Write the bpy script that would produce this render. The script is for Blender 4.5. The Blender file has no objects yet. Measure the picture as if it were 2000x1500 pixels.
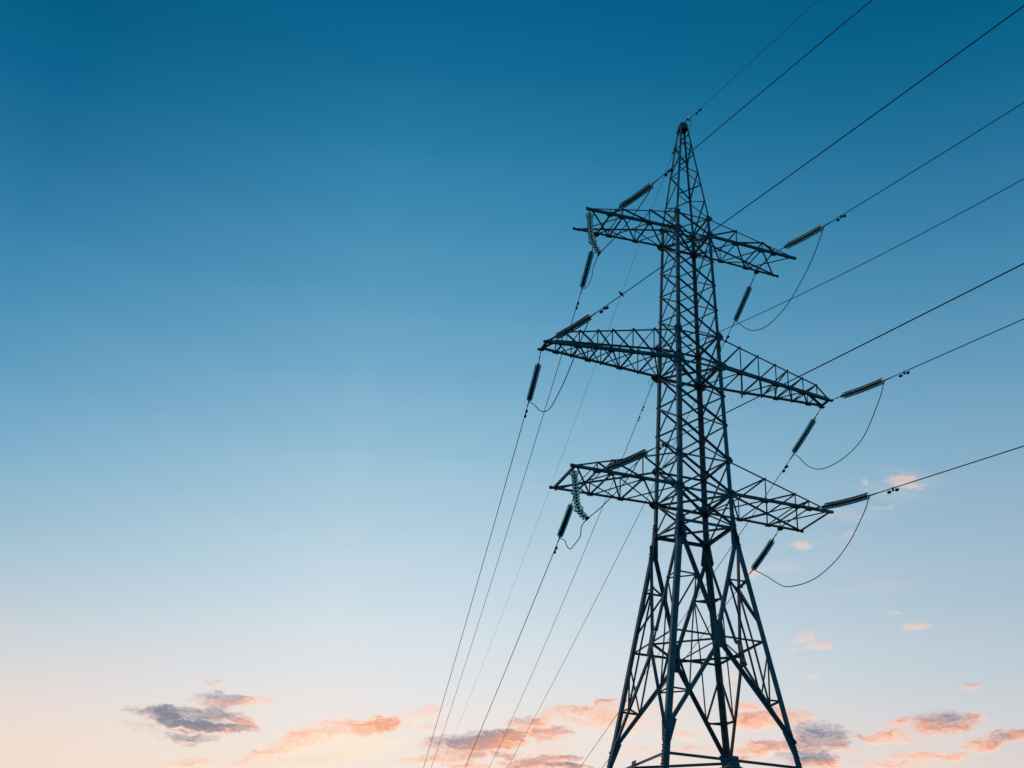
import bpy, bmesh, math, random
from mathutils import Vector, Matrix

S = bpy.context.scene
COL = S.collection
random.seed(4)
rad = math.radians

# ---------------------------------------------------------------- camera
cam = bpy.data.cameras.new('camera')
cam.sensor_width = 36.0
cam.lens = 42.604
cam.clip_start = 0.1
cam.clip_end = 20000.0
cam_ob = bpy.data.objects.new('camera', cam)
COL.objects.link(cam_ob)
RX, RY, RZ = (0.948052, -0.314932, 0.044894), (-0.185863, -0.433837, 0.881613), (-0.258171, -0.844159, -0.469834)
cam_ob.matrix_world = Matrix(((RX[0], RY[0], RZ[0], -19.678), (RX[1], RY[1], RZ[1], -39.543),
                              (RX[2], RY[2], RZ[2], 1.6), (0, 0, 0, 1)))
S.camera = cam_ob

# ---------------------------------------------------------------- sky (dusk)
SUN_AZ, SUN_EL = 10.0, 0.8          # degrees, compass style from +Y towards +X

# one row per compass direction of the sky: (elevation in degrees, sRGB colour)
SKY_LEFT = [(-3, (150, 140, 135)), (4, (244, 206, 178)), (8.8, (240, 217, 201)), (11.9, (223, 214, 211)), (15.1, (188, 203, 213)),
            (18.3, (154, 189, 207)), (21.5, (127, 175, 203)), (24.8, (100, 159, 193)), (28.1, (78, 145, 183)),
            (31.3, (57, 130, 172)), (34.5, (39, 115, 158)), (37.6, (20, 103, 146)), (40.6, (7, 93, 133)), (60, (3, 70, 110)), (90, (2, 52, 86))]
SKY_MID = [(-3, (160, 145, 135)), (5, (255, 222, 190)), (10.1, (246, 230, 217)), (13.5, (230, 229, 229)), (16.9, (208, 222, 231)),
           (20.4, (183, 209, 224)), (24, (154, 193, 215)), (27.5, (124, 175, 204)), (31.1, (96, 158, 193)),
           (34.7, (71, 142, 180)), (38.2, (47, 127, 168)), (41.6, (26, 110, 152)), (44.9, (8, 98, 141)), (60, (3, 76, 118)), (90, (2, 52, 86))]
SKY_RIGHT = [(-3, (140, 135, 135)), (5, (228, 208, 199)), (10.7, (219, 210, 208)), (13.8, (196, 205, 212)), (17, (174, 194, 208)),
             (20.3, (155, 183, 204)), (23.6, (134, 173, 199)), (26.9, (109, 159, 190)), (30.2, (85, 145, 181)),
             (33.5, (63, 130, 169)), (36.8, (42, 116, 157)), (40, (22, 104, 144)), (43.1, (6, 92, 131)), (60, (2, 64, 100)), (90, (2, 52, 86))]
SKY_BACK = [(-3, (20, 38, 50)), (4, (34, 84, 108)), (14, (24, 90, 120)), (30, (12, 84, 118)), (60, (3, 60, 96)), (90, (2, 52, 86))]

# clouds: azimuth, elevation, half length, half height (degrees), tilt, greyness, weight
CLOUDS = [
    (33.09, 21.95, 2.87, 0.33, -12.0, 0.05, 0.34),
    (29.98, 19.52, 2.51, 0.3, 3.1, 0.05, 0.32),
    (34.66, 18.44, 2.61, 0.26, 0.9, 0.05, 0.26),
    (37.33, 23.28, 1.92, 0.3, -16.2, 0.05, 0.3),
    (21.39, 12.37, 4.86, 1.11, 7.1, 0.05, 0.26),
    (16.94, 10.9, 4.86, 0.6, 7.1, 0.3, 0.36),
    (8.59, 10.13, 3.86, 0.32, 8.8, -0.05, 0.5),
    (25.65, 12.92, 3.88, 0.96, 5.3, 0, 0.27),
    (29.57, 12.4, 3.32, 0.93, 2.7, 0.1, 0.27),
    (36.64, 12.01, 3.91, 0.86, 2.3, 0.1, 0.36),
    (35.24, 10.97, 4.32, 0.29, -1.1, 0.05, 0.5),
    (26.3, 11.27, 4.05, 0.49, 3.5, 0.2, 0.42),
    (36.3, 22.67, 2.37, 0.47, -13.5, -0.1, 0.28),
    (32.49, 20.59, 2.46, 0.45, 1.0, -0.1, 0.22),
    (10.31, 11.24, 4.37, 0.78, 11.5, -0.35, 0.4),
    (1.73, 11.66, 1.31, 0.24, 2.9, 0.95, 0.84),
    (2.24, 11.54, 0.85, 0.38, -18.4, 0.95, 0.42),
    (3.57, 11.87, 1.34, 0.22, -0.4, 0.9, 0.76),
    (2.97, 11.39, 1.59, 0.24, 1.6, 1, 0.76),
    (4.07, 11.28, 1.56, 0.2, 1.4, 0.9, 0.84),
    (3.33, 10.75, 1.19, 0.18, 2.4, 0.95, 0.76),
    (5.18, 11.34, 1.07, 0.16, 7.1, 0.5, 0.68),
    (1.03, 10.98, 1.1, 0.22, -11.7, 0.75, 0.38),
    (1.25, 11.83, 1.17, 0.17, 8.1, 0.85, 0.42),
    (4.82, 11.77, 1.07, 0.16, 7.3, 0.7, 0.5),
    (4.37, 12.15, 0.81, 0.13, 0.6, 0.8, 0.42),
    (3.49, 11.4, 2.44, 0.76, 2.4, 0.85, 0.27),
    (4.96, 12.14, 1.81, 0.54, -2.6, 0.35, 0.25),
    (4.37, 12.52, 1.17, 0.27, 0.6, 0.7, 0.9),
    (6.13, 12.55, 0.95, 0.2, 0.2, 0.05, 0.75),
    (3.99, 13.2, 0.71, 0.11, 5.8, 0.5, 0.6),
    (3.21, 10.4, 0.61, 0.11, 5.4, 0.8, 0.6),
    (5.43, 11.65, 0.63, 0.13, 5.2, 0.35, 0.6),
    (9.7, 11.53, 2.75, 0.55, 11.8, -0.35, 0.8),
    (8.91, 11.29, 1.36, 0.2, 14.1, -0.1, 0.6),
    (10.47, 11.99, 1.38, 0.18, 11.8, -0.05, 0.5),
    (7.62, 10.53, 1.56, 0.2, 16.2, -0.2, 0.6),
    (12.2, 11.21, 1.38, 0.18, 6.5, -0.3, 0.5),
    (10.84, 10.73, 1.37, 0.18, 6.7, -0.35, 0.45),
    (7.91, 10.91, 1.61, 0.31, 19.2, -0.15, 0.75),
    (11.47, 11.86, 1.2, 0.32, 10.6, 0.5, 1),
    (6.29, 10.17, 0.92, 0.18, 19.5, 0.05, 0.7),
    (3.45, 9.66, 1.53, 0.17, 5.0, 0.05, 0.8),
    (13.26, 12.56, 1.44, 0.3, 13.2, 0.0, 0.55),
    (14.55, 12.88, 0.93, 0.26, 8.1, 0, 0.45),
    (13.78, 12.03, 0.93, 0.19, 3.4, 0.2, 0.4),
    (15.44, 11.38, 1.86, 0.42, 2.9, 0.6, 1),
    (16.94, 11.61, 1.44, 0.3, 12.3, 0.45, 0.9),
    (17.89, 11.79, 1.44, 0.3, 12.1, 0.35, 0.8),
    (19.61, 11.98, 0.84, 0.28, 9.9, 0.55, 1),
    (18.47, 12.51, 0.84, 0.23, 7.2, 0.5, 0.8),
    (19.29, 12.48, 0.84, 0.33, 26.3, 0.1, 0.75),
    (21.61, 13.05, 1.75, 0.51, 11.2, 0, 0.6),
    (22.57, 12.59, 1.39, 0.42, 1.4, -0.1, 0.5),
    (21.97, 13.56, 0.51, 0.12, 6.4, 0.4, 0.8),
    (20.66, 13.07, 0.93, 0.16, 1.9, 0.3, 0.5),
    (14.13, 10.6, 1.43, 0.18, 3.2, -0.1, 0.9),
    (15.79, 10.43, 1.04, 0.16, 2.9, 0.15, 0.8),
    (18.83, 10.74, 1.5, 0.28, 9.9, 0.6, 1),
    (20.47, 11.05, 0.74, 0.14, 2.1, 0.7, 0.9),
    (20.43, 10.63, 0.92, 0.14, 2.1, 0.6, 0.8),
    (16.12, 10.82, 0.65, 0.14, 2.9, 0.6, 0.6),
    (17.4, 10.97, 0.65, 0.12, 2.6, 0.7, 0.5),
    (19.89, 10.54, 1.38, 0.18, 2.1, 0.5, 0.8),
    (25.2, 14.15, 0.74, 0.28, 5.6, 0, 0.55),
    (25.98, 12.1, 0.96, 0.18, 3.7, 0, 0.6),
    (28.06, 14.74, 0.59, 0.25, -0.0, 0, 0.5),
    (28.7, 13.44, 0.86, 0.2, 4.9, 0.05, 0.7),
    (29.71, 12.89, 1.9, 0.29, 3.7, 0.25, 0.9),
    (28.85, 12.64, 0.9, 0.23, 5.0, 0.05, 0.9),
    (31.59, 12.07, 1.27, 0.57, -0.4, 0.95, 1.05),
    (29.71, 11.7, 1.34, 0.27, 5.0, 0.5, 0.9),
    (32.85, 11.66, 0.56, 0.19, -8.4, 0.45, 0.9),
    (29.61, 11.38, 0.63, 0.18, 9.9, 0, 0.8),
    (31.3, 11.12, 1.36, 0.33, 4.8, 0.8, 1),
    (32.09, 10.93, 0.74, 0.17, -0.1, 0.1, 0.8),
    (28.51, 11.24, 0.62, 0.13, -7.3, 0.45, 0.8),
    (25.61, 11.37, 0.91, 0.14, 10.6, 0.0, 0.4),
    (23.52, 11.54, 0.57, 0.14, 1.4, 0, 0.5),
    (37.27, 12.61, 1.36, 0.41, -1.8, 0.6, 1.1),
    (35.33, 12.72, 0.59, 0.23, -1.3, 0.2, 0.8),
    (34.87, 12.02, 1.11, 0.28, 3.0, 0.1, 0.9),
    (38.55, 12.76, 0.45, 0.14, -7.2, 0, 0.7),
    (33.51, 12.06, 0.51, 0.11, -8.7, 0.7, 0.6),
    (38.46, 11.63, 0.95, 0.29, 6.4, 0.3, 1),
    (39.74, 11.86, 0.87, 0.25, 15.9, 0.55, 0.9),
    (40.35, 12.09, 0.46, 0.19, 17.8, 0.15, 0.8),
    (36.13, 11.26, 0.88, 0.23, 4.0, 0.05, 0.9),
    (37.18, 11.15, 0.67, 0.17, 3.8, 0.15, 0.8),
    (34.79, 10.83, 1.26, 0.13, -0.7, 0.05, 0.7),
    (33.56, 11.59, 0.26, 0.09, -0.5, 0, 0.5),
    (38.4, 14.08, 0.71, 0.15, 1.6, 0.35, 0.85),
    (36.45, 16.74, 0.86, 0.19, -0.9, 0.08, 0.76),
    (35.65, 17.36, 0.44, 0.12, 2.3, 0.08, 0.56),
    (31.45, 16.46, 0.63, 0.15, 6.7, 0.08, 0.61),
    (32.03, 16.09, 0.67, 0.2, -1.4, 0.08, 0.66),
    (30.91, 16.0, 0.45, 0.15, -6.1, 0.08, 0.56),
    (31.78, 14.64, 0.53, 0.12, -1.0, 0.08, 0.61),
    (31.8, 20.43, 0.68, 0.2, 0.6, 0.08, 0.47),
    (36.86, 23.0, 0.86, 0.21, -17.8, 0.08, 0.56),
    (34.97, 23.32, 0.31, 0.12, 6.0, 0.08, 0.33),
    (35.51, 22.0, 0.57, 0.15, 4.0, 0.08, 0.43),
    (29.23, 19.21, 0.32, 0.23, -1.2, 0.08, 0.43),
    (33.43, 13.19, 0.15, 0.1, -0.9, 0.3, 0.56),
    (27.89, 14.17, 0.46, 0.2, 0.1, 0.08, 0.47),
    (31.11, 18.98, 0.2, 0.1, -1.7, 0.08, 0.29),
    (31.06, 21.11, 0.46, 0.13, -2.3, 0.08, 0.23),
    (34.5, 19.13, 0.53, 0.1, -3.0, 0.08, 0.18),
    (33.85, 20.99, 0.45, 0.2, 7.0, 0.08, 0.21)]


def lin(c):
    r = []
    for v in c:
        v /= 255.0
        r.append(v / 12.92 if v <= 0.04045 else ((v + 0.055) / 1.055) ** 2.4)
    return (r[0], r[1], r[2], 1.0)

W = bpy.data.worlds.new('World')
S.world = W
W.use_nodes = True
nt = W.node_tree
nt.nodes.clear()
N, LK = nt.nodes, nt.links

def setin(node, i, v):
    if v is None:
        return
    if hasattr(v, 'links'):
        LK.new(v, node.inputs[i])
    else:
        node.inputs[i].default_value = v

def M(op, a, b=None, c=None, clamp=False):
    n = N.new('ShaderNodeMath')
    n.operation = op
    n.use_clamp = clamp
    for i, v in enumerate((a, b, c)):
        setin(n, i, v)
    return n.outputs[0]

def VM(op, a, b=None, c=None):
    n = N.new('ShaderNodeVectorMath')
    n.operation = op
    for i, v in enumerate((a, b, c)):
        setin(n, i, v)
    return n.outputs['Value'] if op in ('DOT_PRODUCT', 'LENGTH') else n.outputs[0]

def MR(v, a, b, c=0.0, d=1.0, smooth=True):
    n = N.new('ShaderNodeMapRange')
    n.interpolation_type = 'SMOOTHSTEP' if smooth else 'LINEAR'
    n.clamp = True
    for i, x in enumerate((v, a, b, c, d)):
        setin(n, i, x)
    return n.outputs[0]

def MIX(f, a, b):
    n = N.new('ShaderNodeMix')
    n.data_type = 'RGBA'
    setin(n, 0, f)
    setin(n, 6, a)
    setin(n, 7, b)
    return n.outputs[2]

def RAMP(f, stops, mode='CARDINAL', scale=None):
    n = N.new('ShaderNodeValToRGB')
    cr = n.color_ramp
    cr.interpolation = mode
    el = cr.elements
    while len(el) > 1:
        el.remove(el[0])
    for i, (p, c) in enumerate(stops):
        q = (p + 10.0) / 100.0 if scale is None else p
        e = el[0] if i == 0 else el.new(q)
        e.position = q
        e.color = lin(c)
    setin(n, 0, f)
    return n.outputs[0]

tc = N.new('ShaderNodeTexCoord')
sep = N.new('ShaderNodeSeparateXYZ')
LK.new(tc.outputs['Generated'], sep.inputs[0])
dx, dy, dz = sep.outputs
AZ = M('MULTIPLY', M('ARCTAN2', dx, dy), 57.29578)
EL = M('MULTIPLY', M('ARCSINE', dz), 57.29578)
ELF = M('DIVIDE', M('ADD', EL, 10.0), 100.0)
sky = MIX(MR(AZ, -9.0, 9.0, smooth=False), RAMP(ELF, SKY_LEFT), RAMP(ELF, SKY_MID))
sky = MIX(MR(AZ, 13.0, 47.0), sky, RAMP(ELF, SKY_RIGHT))
sky = MIX(MR(M('ABSOLUTE', M('SUBTRACT', AZ, 12.0)), 42.0, 120.0), sky, RAMP(ELF, SKY_BACK, 'LINEAR'))

# broken sunset clouds low over the horizon: wind-drawn puffs laid out by compass bearing and height
cv = N.new('ShaderNodeCombineXYZ')
LK.new(AZ, cv.inputs[0])
LK.new(EL, cv.inputs[1])
cv.inputs[2].default_value = 1.0
P0 = cv.outputs[0]

def NOISE(vec, scale, detail, rough, sx=1.0, sy=1.0, off=(0, 0, 0), dist=0.0):
    mp = N.new('ShaderNodeMapping')
    mp.inputs['Scale'].default_value = (sx, sy, 1)
    mp.inputs['Location'].default_value = off
    LK.new(vec, mp.inputs[0])
    n = N.new('ShaderNodeTexNoise')
    n.noise_dimensions = '2D'
    n.inputs['Scale'].default_value = scale
    n.inputs['Detail'].default_value = detail
    n.inputs['Roughness'].default_value = rough
    n.inputs['Distortion'].default_value = dist
    LK.new(mp.outputs[0], n.inputs['Vector'])
    return n

w1 = NOISE(P0, 0.9, 4, 0.6, 0.6, 1.6)
w2 = NOISE(P0, 3.2, 3, 0.6, 0.6, 1.3, (9, 3, 0))
wv = VM('MULTIPLY', VM('SUBTRACT', w1.outputs['Color'], (0.5, 0.5, 0.5)), (2.2, 0.75, 0.0))
wv2 = VM('MULTIPLY', VM('SUBTRACT', w2.outputs['Color'], (0.5, 0.5, 0.5)), (0.55, 0.28, 0.0))
PW = VM('ADD', VM('ADD', P0, wv), wv2)

sumM = sumG = sumV = None
for (a, e, hl, hh, tilt, g, w) in CLOUDS:
    t = rad(tilt)
    ce = math.cos(rad(e))
    hl, hh = hl * 1.15, hh * 1.45
    # affine map of (azimuth, elevation, 1) into the puff's own unit circle
    U = (math.cos(t) * ce / hl, math.sin(t) / hl)
    V = (-math.sin(t) * ce / hh, math.cos(t) / hh)
    u = VM('DOT_PRODUCT', PW, (U[0], U[1], -(U[0] * a + U[1] * e)))
    v = VM('DOT_PRODUCT', PW, (V[0], V[1], -(V[0] * a + V[1] * e)))
    r2 = M('MULTIPLY_ADD', u, u, M('MULTIPLY', v, v))
    m = M('MULTIPLY', M('SUBTRACT', 1.0, r2, clamp=True), w)
    sumM = m if sumM is None else M('ADD', sumM, m)
    gg = M('MULTIPLY_ADD', v, 0.52, g)
    sumG = M('MULTIPLY', m, gg) if sumG is None else M('MULTIPLY_ADD', m, gg, sumG)
n1 = NOISE(PW, 3.0, 10, 0.66, 0.40, 1.6, (3, 7, 0), 0.5)
n3 = NOISE(PW, 0.9, 4, 0.55, 0.5, 1.6, (31, 17, 0), 0.2)
n2 = NOISE(PW, 6.0, 6, 0.62, 0.5, 1.5, (1, 2, 0), 0.3)
f1 = M('SUBTRACT', n1.outputs['Fac'], 0.5)
f3 = M('SUBTRACT', n3.outputs['Fac'], 0.5)
body = M('ADD', M('MULTIPLY_ADD', f1, 3.0, M('MULTIPLY', sumM, 1.5)), M('MULTIPLY_ADD', f3, 0.8, M('MULTIPLY', M('SUBTRACT', n2.outputs['Fac'], 0.5), 1.1)))
dens = M('MULTIPLY', MR(body, -0.2, 2.1, smooth=False), MR(sumM, 0.0, 0.75))
G = M('DIVIDE', sumG, M('MAXIMUM', sumM, 0.02))
tone = M('ADD', G, M('MULTIPLY_ADD', dens, 0.42, -0.30))
tone = M('MULTIPLY_ADD', M('SUBTRACT', n2.outputs['Fac'], 0.5), 0.75, tone)
tone = M('DIVIDE', M('ADD', tone, 0.4), 1.4)
ctone = RAMP(tone, [(0.0, (255, 236, 208)), (0.28, (255, 208, 187)), (0.41, (254, 194, 160)), (0.56, (243, 167, 137)), (0.71, (200, 153, 146)), (0.89, (150, 145, 156)), (1.0, (132, 132, 148))], 'LINEAR', 1)
veil = M('MULTIPLY', MR(sumM, 0.0, 0.9), 0.19)
sky = MIX(veil, sky, RAMP(M('MULTIPLY', M('ADD', G, 0.4), 0.7), [(0.0, (255, 238, 218)), (0.4, (252, 214, 200)), (1.0, (196, 180, 184))], 'LINEAR', 1))
sky = MIX(M('MULTIPLY', M('POWER', dens, 1.12), 0.95), sky, ctone)

bg = N.new('ShaderNodeBackground')
LK.new(sky, bg.inputs['Color'])
bg.inputs['Strength'].default_value = 1.0
out = N.new('ShaderNodeOutputWorld')
LK.new(bg.outputs[0], out.inputs['Surface'])
W.cycles.sampling_method = 'MANUAL'
W.cycles.sample_map_resolution = 512

# ---------------------------------------------------------------- sun, almost down behind the pylon
sl = bpy.data.lights.new('sun', 'SUN')
sl.energy = 0.05
sl.angle = rad(0.53)
sl.color = (1.0, 0.55, 0.28)
sun = bpy.data.objects.new('sun', sl)
COL.objects.link(sun)
sd = Vector((math.sin(rad(SUN_AZ)) * math.cos(rad(SUN_EL)), math.cos(rad(SUN_AZ)) * math.cos(rad(SUN_EL)), math.sin(rad(SUN_EL))))
sun.rotation_euler = sd.to_track_quat('Z', 'Y').to_euler()
sun.location = (0, 0, 60)

vs = S.view_settings
S.display_settings.display_device = 'sRGB'
vs.view_transform = 'Standard'
vs.look = 'None'
vs.exposure = 0.0
vs.gamma = 1.0
vs.use_curve_mapping = False
S.render.engine = 'CYCLES'
S.cycles.max_bounces = 10
S.cycles.transmission_bounces = 10
S.cycles.caustics_reflective = False
S.cycles.caustics_refractive = False

# ---------------------------------------------------------------- materials
def mat(name, base, rough, metal=0.0, var=0.0, scale=6.0, transmission=0.0, ior=1.5, spec=0.5):
    m = bpy.data.materials.new(name)
    m.use_nodes = True
    t = m.node_tree
    b = t.nodes['Principled BSDF']
    b.inputs['Base Color'].default_value = (*base, 1)
    b.inputs['Roughness'].default_value = rough
    b.inputs['Metallic'].default_value = metal
    b.inputs['Transmission Weight'].default_value = transmission
    b.inputs['IOR'].default_value = ior
    b.inputs['Specular IOR Level'].default_value = spec
    if var:
        c = t.nodes.new('ShaderNodeTexCoord')
        n = t.nodes.new('ShaderNodeTexNoise')
        n.inputs['Scale'].default_value = scale
        n.inputs['Detail'].default_value = 8
        n.inputs['Roughness'].default_value = 0.65
        t.links.new(c.outputs['Object'], n.inputs['Vector'])
        r = t.nodes.new('ShaderNodeValToRGB')
        r.color_ramp.elements[0].position = 0.3
        r.color_ramp.elements[1].position = 0.72
        r.color_ramp.elements[0].color = (*[x * (1 - var) for x in base], 1)
        r.color_ramp.elements[1].color = (*[min(1, x * (1 + var)) for x in base], 1)
        t.links.new(n.outputs['Fac'], r.inputs[0])
        t.links.new(r.outputs[0], b.inputs['Base Color'])
        mr = t.nodes.new('ShaderNodeMapRange')
        mr.inputs[3].default_value = rough - 0.08
        mr.inputs[4].default_value = min(1, rough + 0.12)
        t.links.new(n.outputs['Fac'], mr.inputs[0])
        t.links.new(mr.outputs[0], b.inputs['Roughness'])
    return m

STEEL = mat('galvanised_steel', (0.31, 0.335, 0.34), 0.55, 0.15, 0.38, 3.5)
PLATE = mat('galvanised_plate', (0.29, 0.31, 0.32), 0.6, 0.15, 0.38, 7.0)
ALU = mat('weathered_aluminium', (0.10, 0.10, 0.105), 0.55, 0.4, 0.2, 20.0)
IRON = mat('cast_iron', (0.05, 0.052, 0.055), 0.6, 0.3, 0.3, 30.0)
GLASS = mat('toughened_glass', (0.42, 0.58, 0.55), 0.12, 0.0, 0.0, 1.0, 1.0, 1.52)
GREEN_GLASS = mat('green_glass', (0.30, 0.60, 0.53), 0.06, 0.0, 0.0, 1.0, 1.0, 1.36)
BLACK = mat('cable_sheath', (0.02, 0.02, 0.022), 0.5)
CONC = mat('concrete', (0.33, 0.32, 0.30), 0.9, 0.0, 0.25, 4.0)
FEATHER = mat('dark_plumage', (0.025, 0.023, 0.024), 0.75, 0.0, 0.4, 40.0)
GRASS = mat('dry_grass', (0.07, 0.085, 0.035), 1.0, 0.0, 0.5, 0.6)

# ---------------------------------------------------------------- helpers
class MB(object):
    """collects shapes, then links them as one mesh object"""
    def __init__(self):
        self.bm = bmesh.new()

    def poly(self, prof0, prof1, cap=True):
        a = [self.bm.verts.new(p) for p in prof0]
        b = [self.bm.verts.new(p) for p in prof1]
        n = len(a)
        for i in range(n):
            j = (i + 1) % n
            self.bm.faces.new((a[i], a[j], b[j], b[i]))
        if cap:
            self.bm.faces.new(a[::-1])
            self.bm.faces.new(b)

    def angle(self, p, q, fa, fb, size, t=None, ext=0.0, ctr=False):
        """rolled steel angle from p to q; flanges run from the heel along fa and fb"""
        p, q = Vector(p), Vector(q)
        ax = (q - p).normalized()
        p = p - ax * ext
        q = q + ax * ext
        fa = Vector(fa)
        fa = (fa - ax * fa.dot(ax)).normalized()
        fb = Vector(fb)
        fb = (fb - ax * fb.dot(ax))
        fb = (fb - fa * fb.dot(fa)).normalized()
        t = t or max(0.006, size * 0.09)
        o = -fa * size * 0.5 if ctr else Vector((0, 0, 0))
        sec = [Vector((0, 0, 0)), fa * size, fa * size + fb * t, fa * t + fb * t, fa * t + fb * size, fb * size]
        self.poly([p + o + s for s in sec], [q + o + s for s in sec])

    def box(self, c, ax, ay, az):
        c, ax, ay, az = Vector(c), Vector(ax), Vector(ay), Vector(az)
        r = [c - ax - ay, c + ax - ay, c + ax + ay, c - ax + ay]
        self.poly([v - az for v in r], [v + az for v in r])

    def plate(self, pts, n, t):
        n = Vector(n).normalized() * t
        self.poly([Vector(p) for p in pts], [Vector(p) + n for p in pts])

    def tube(self, pts, r, seg=8, cap=True):
        pts = [Vector(p) for p in pts]
        rs = r if isinstance(r, (list, tuple)) else [r] * len(pts)
        rings = []
        up = None
        for i, p in enumerate(pts):
            d = (pts[min(i + 1, len(pts) - 1)] - pts[max(i - 1, 0)]).normalized()
            if up is None:
                up = d.orthogonal().normalized()
            up = (up - d * up.dot(d)).normalized()
            sd_ = d.cross(up)
            rings.append([self.bm.verts.new(p + (up * math.cos(k * 2 * math.pi / seg) + sd_ * math.sin(k * 2 * math.pi / seg)) * rs[i]) for k in range(seg)])
        for a, b in zip(rings, rings[1:]):
            for k in range(seg):
                f = self.bm.faces.new((a[k], a[(k + 1) % seg], b[(k + 1) % seg], b[k]))
                f.smooth = True
        if cap:
            self.bm.faces.new(rings[0][::-1])
            self.bm.faces.new(rings[-1])

    def bolt(self, p, n, r=0.017, h=0.03):
        n = Vector(n).normalized()
        self.tube([Vector(p) - n * 0.004, Vector(p) + n * h], r, 6)

    def lathe(self, prof, seg=20, closed=False):
        rings = []
        for (r, z) in prof:
            if r < 1e-5:
                rings.append([self.bm.verts.new((0, 0, z))])
            else:
                rings.append([self.bm.verts.new((r * math.cos(k * 2 * math.pi / seg), r * math.sin(k * 2 * math.pi / seg), z)) for k in range(seg)])
        pairs = list(zip(rings, rings[1:])) + ([(rings[-1], rings[0])] if closed else [])
        for a, b in pairs:
            for k in range(seg):
                k2 = (k + 1) % seg
                vs_ = ([a[0]] if len(a) == 1 else [a[k], a[k2]]) + ([b[0]] if len(b) == 1 else [b[k2], b[k]])
                f = self.bm.faces.new(vs_)
                f.smooth = True

    def build(self, name, material, parent=None, loc=None):
        bmesh.ops.recalc_face_normals(self.bm, faces=self.bm.faces)
        me = bpy.data.meshes.new(name)
        if loc is not None:
            bmesh.ops.translate(self.bm, verts=self.bm.verts, vec=-Vector(loc))
        self.bm.to_mesh(me)
        self.bm.free()
        me.materials.append(material)
        o = bpy.data.objects.new(name, me)
        COL.objects.link(o)
        if loc is not None:
            o.location = loc
        if parent is not None:
            o.parent = parent
            # every thing's Empty sits unrotated at its base and parts keep world coordinates
            o.matrix_parent_inverse = Matrix.Translation(-WORLD[parent.name])
        WORLD[o.name] = (Vector(loc) if loc is not None else Vector((0, 0, 0)))
        return o

WORLD = {}

def tag(o, label=None, cat=None, group=None, kind=None):
    if label:
        o['label'] = label
    if cat:
        o['category'] = cat
    if group:
        o['group'] = group
    if kind:
        o['kind'] = kind
    return o

def thing(name, loc, label, cat, group=None):
    o = bpy.data.objects.new(name, None)
    o.empty_display_size = 0.3
    COL.objects.link(o)
    o.location = loc
    WORLD[o.name] = Vector(loc)
    return tag(o, label, cat, group)

def smooth_path(pts, n=10):
    """Catmull-Rom through the points"""
    pts = [Vector(p) for p in pts]
    P = [pts[0] * 2 - pts[1]] + pts + [pts[-1] * 2 - pts[-2]]
    r = []
    for i in range(1, len(P) - 2):
        for k in range(n):
            t = k / n
            a, b, c, d = P[i - 1], P[i], P[i + 1], P[i + 2]
            r.append(0.5 * ((2 * b) + (c - a) * t + (2 * a - 5 * b + 4 * c - d) * t * t + (3 * b - a - 3 * c + d) * t ** 3))
    r.append(pts[-1])
    return r

# ---------------------------------------------------------------- ground
g = MB()
ring = [Vector((4000 * math.cos(k * math.pi / 32), 4000 * math.sin(k * math.pi / 32), 0)) for k in range(64)]
g.bm.faces.new([g.bm.verts.new(v) for v in ring])
tag(g.build('ground', GRASS), kind='structure')

# ---------------------------------------------------------------- pylon
ZT, Z1, Z2, Z3, Z4, Z5, Z6, Z7, Z8, Z9 = 38.715, 33.167, 32.242, 27.143, 25.742, 21.521, 20.096, 18.773, 14.275, 9.869
W1, W7, W8, W9, WT, WG = 0.7548, 1.1329, 1.791, 2.4891, 0.127, 4.05

def hw(z):
    """half width of the body at height z"""
    for (za, wa), (zb, wb) in zip(((ZT, WT), (Z1, W1), (Z7, W7), (Z8, W8), (Z9, W9)), ((Z1, W1), (Z7, W7), (Z8, W8), (Z9, W9), (0.0, WG))):
        if z >= zb:
            return wa + (wb - wa) * (za - z) / (za - zb)
    return WG

def cn(sx, sy, z, off=0.0):
    w = hw(z) + off
    return Vector((sx * w, sy * w, z))

pylon = thing('transmission_tower', (0, 0, 0), 'tall grey steel lattice pylon with six crossarms and a pointed peak', 'pylon')
CORNERS = ((-1, -1), (1, -1), (1, 1), (-1, 1))
FACES = (((-1, -1), (1, -1), (0, -1, 0)), ((1, -1), (1, 1), (1, 0, 0)), ((1, 1), (-1, 1), (0, 1, 0)), ((-1, 1), (-1, -1), (-1, 0, 0)))

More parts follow.
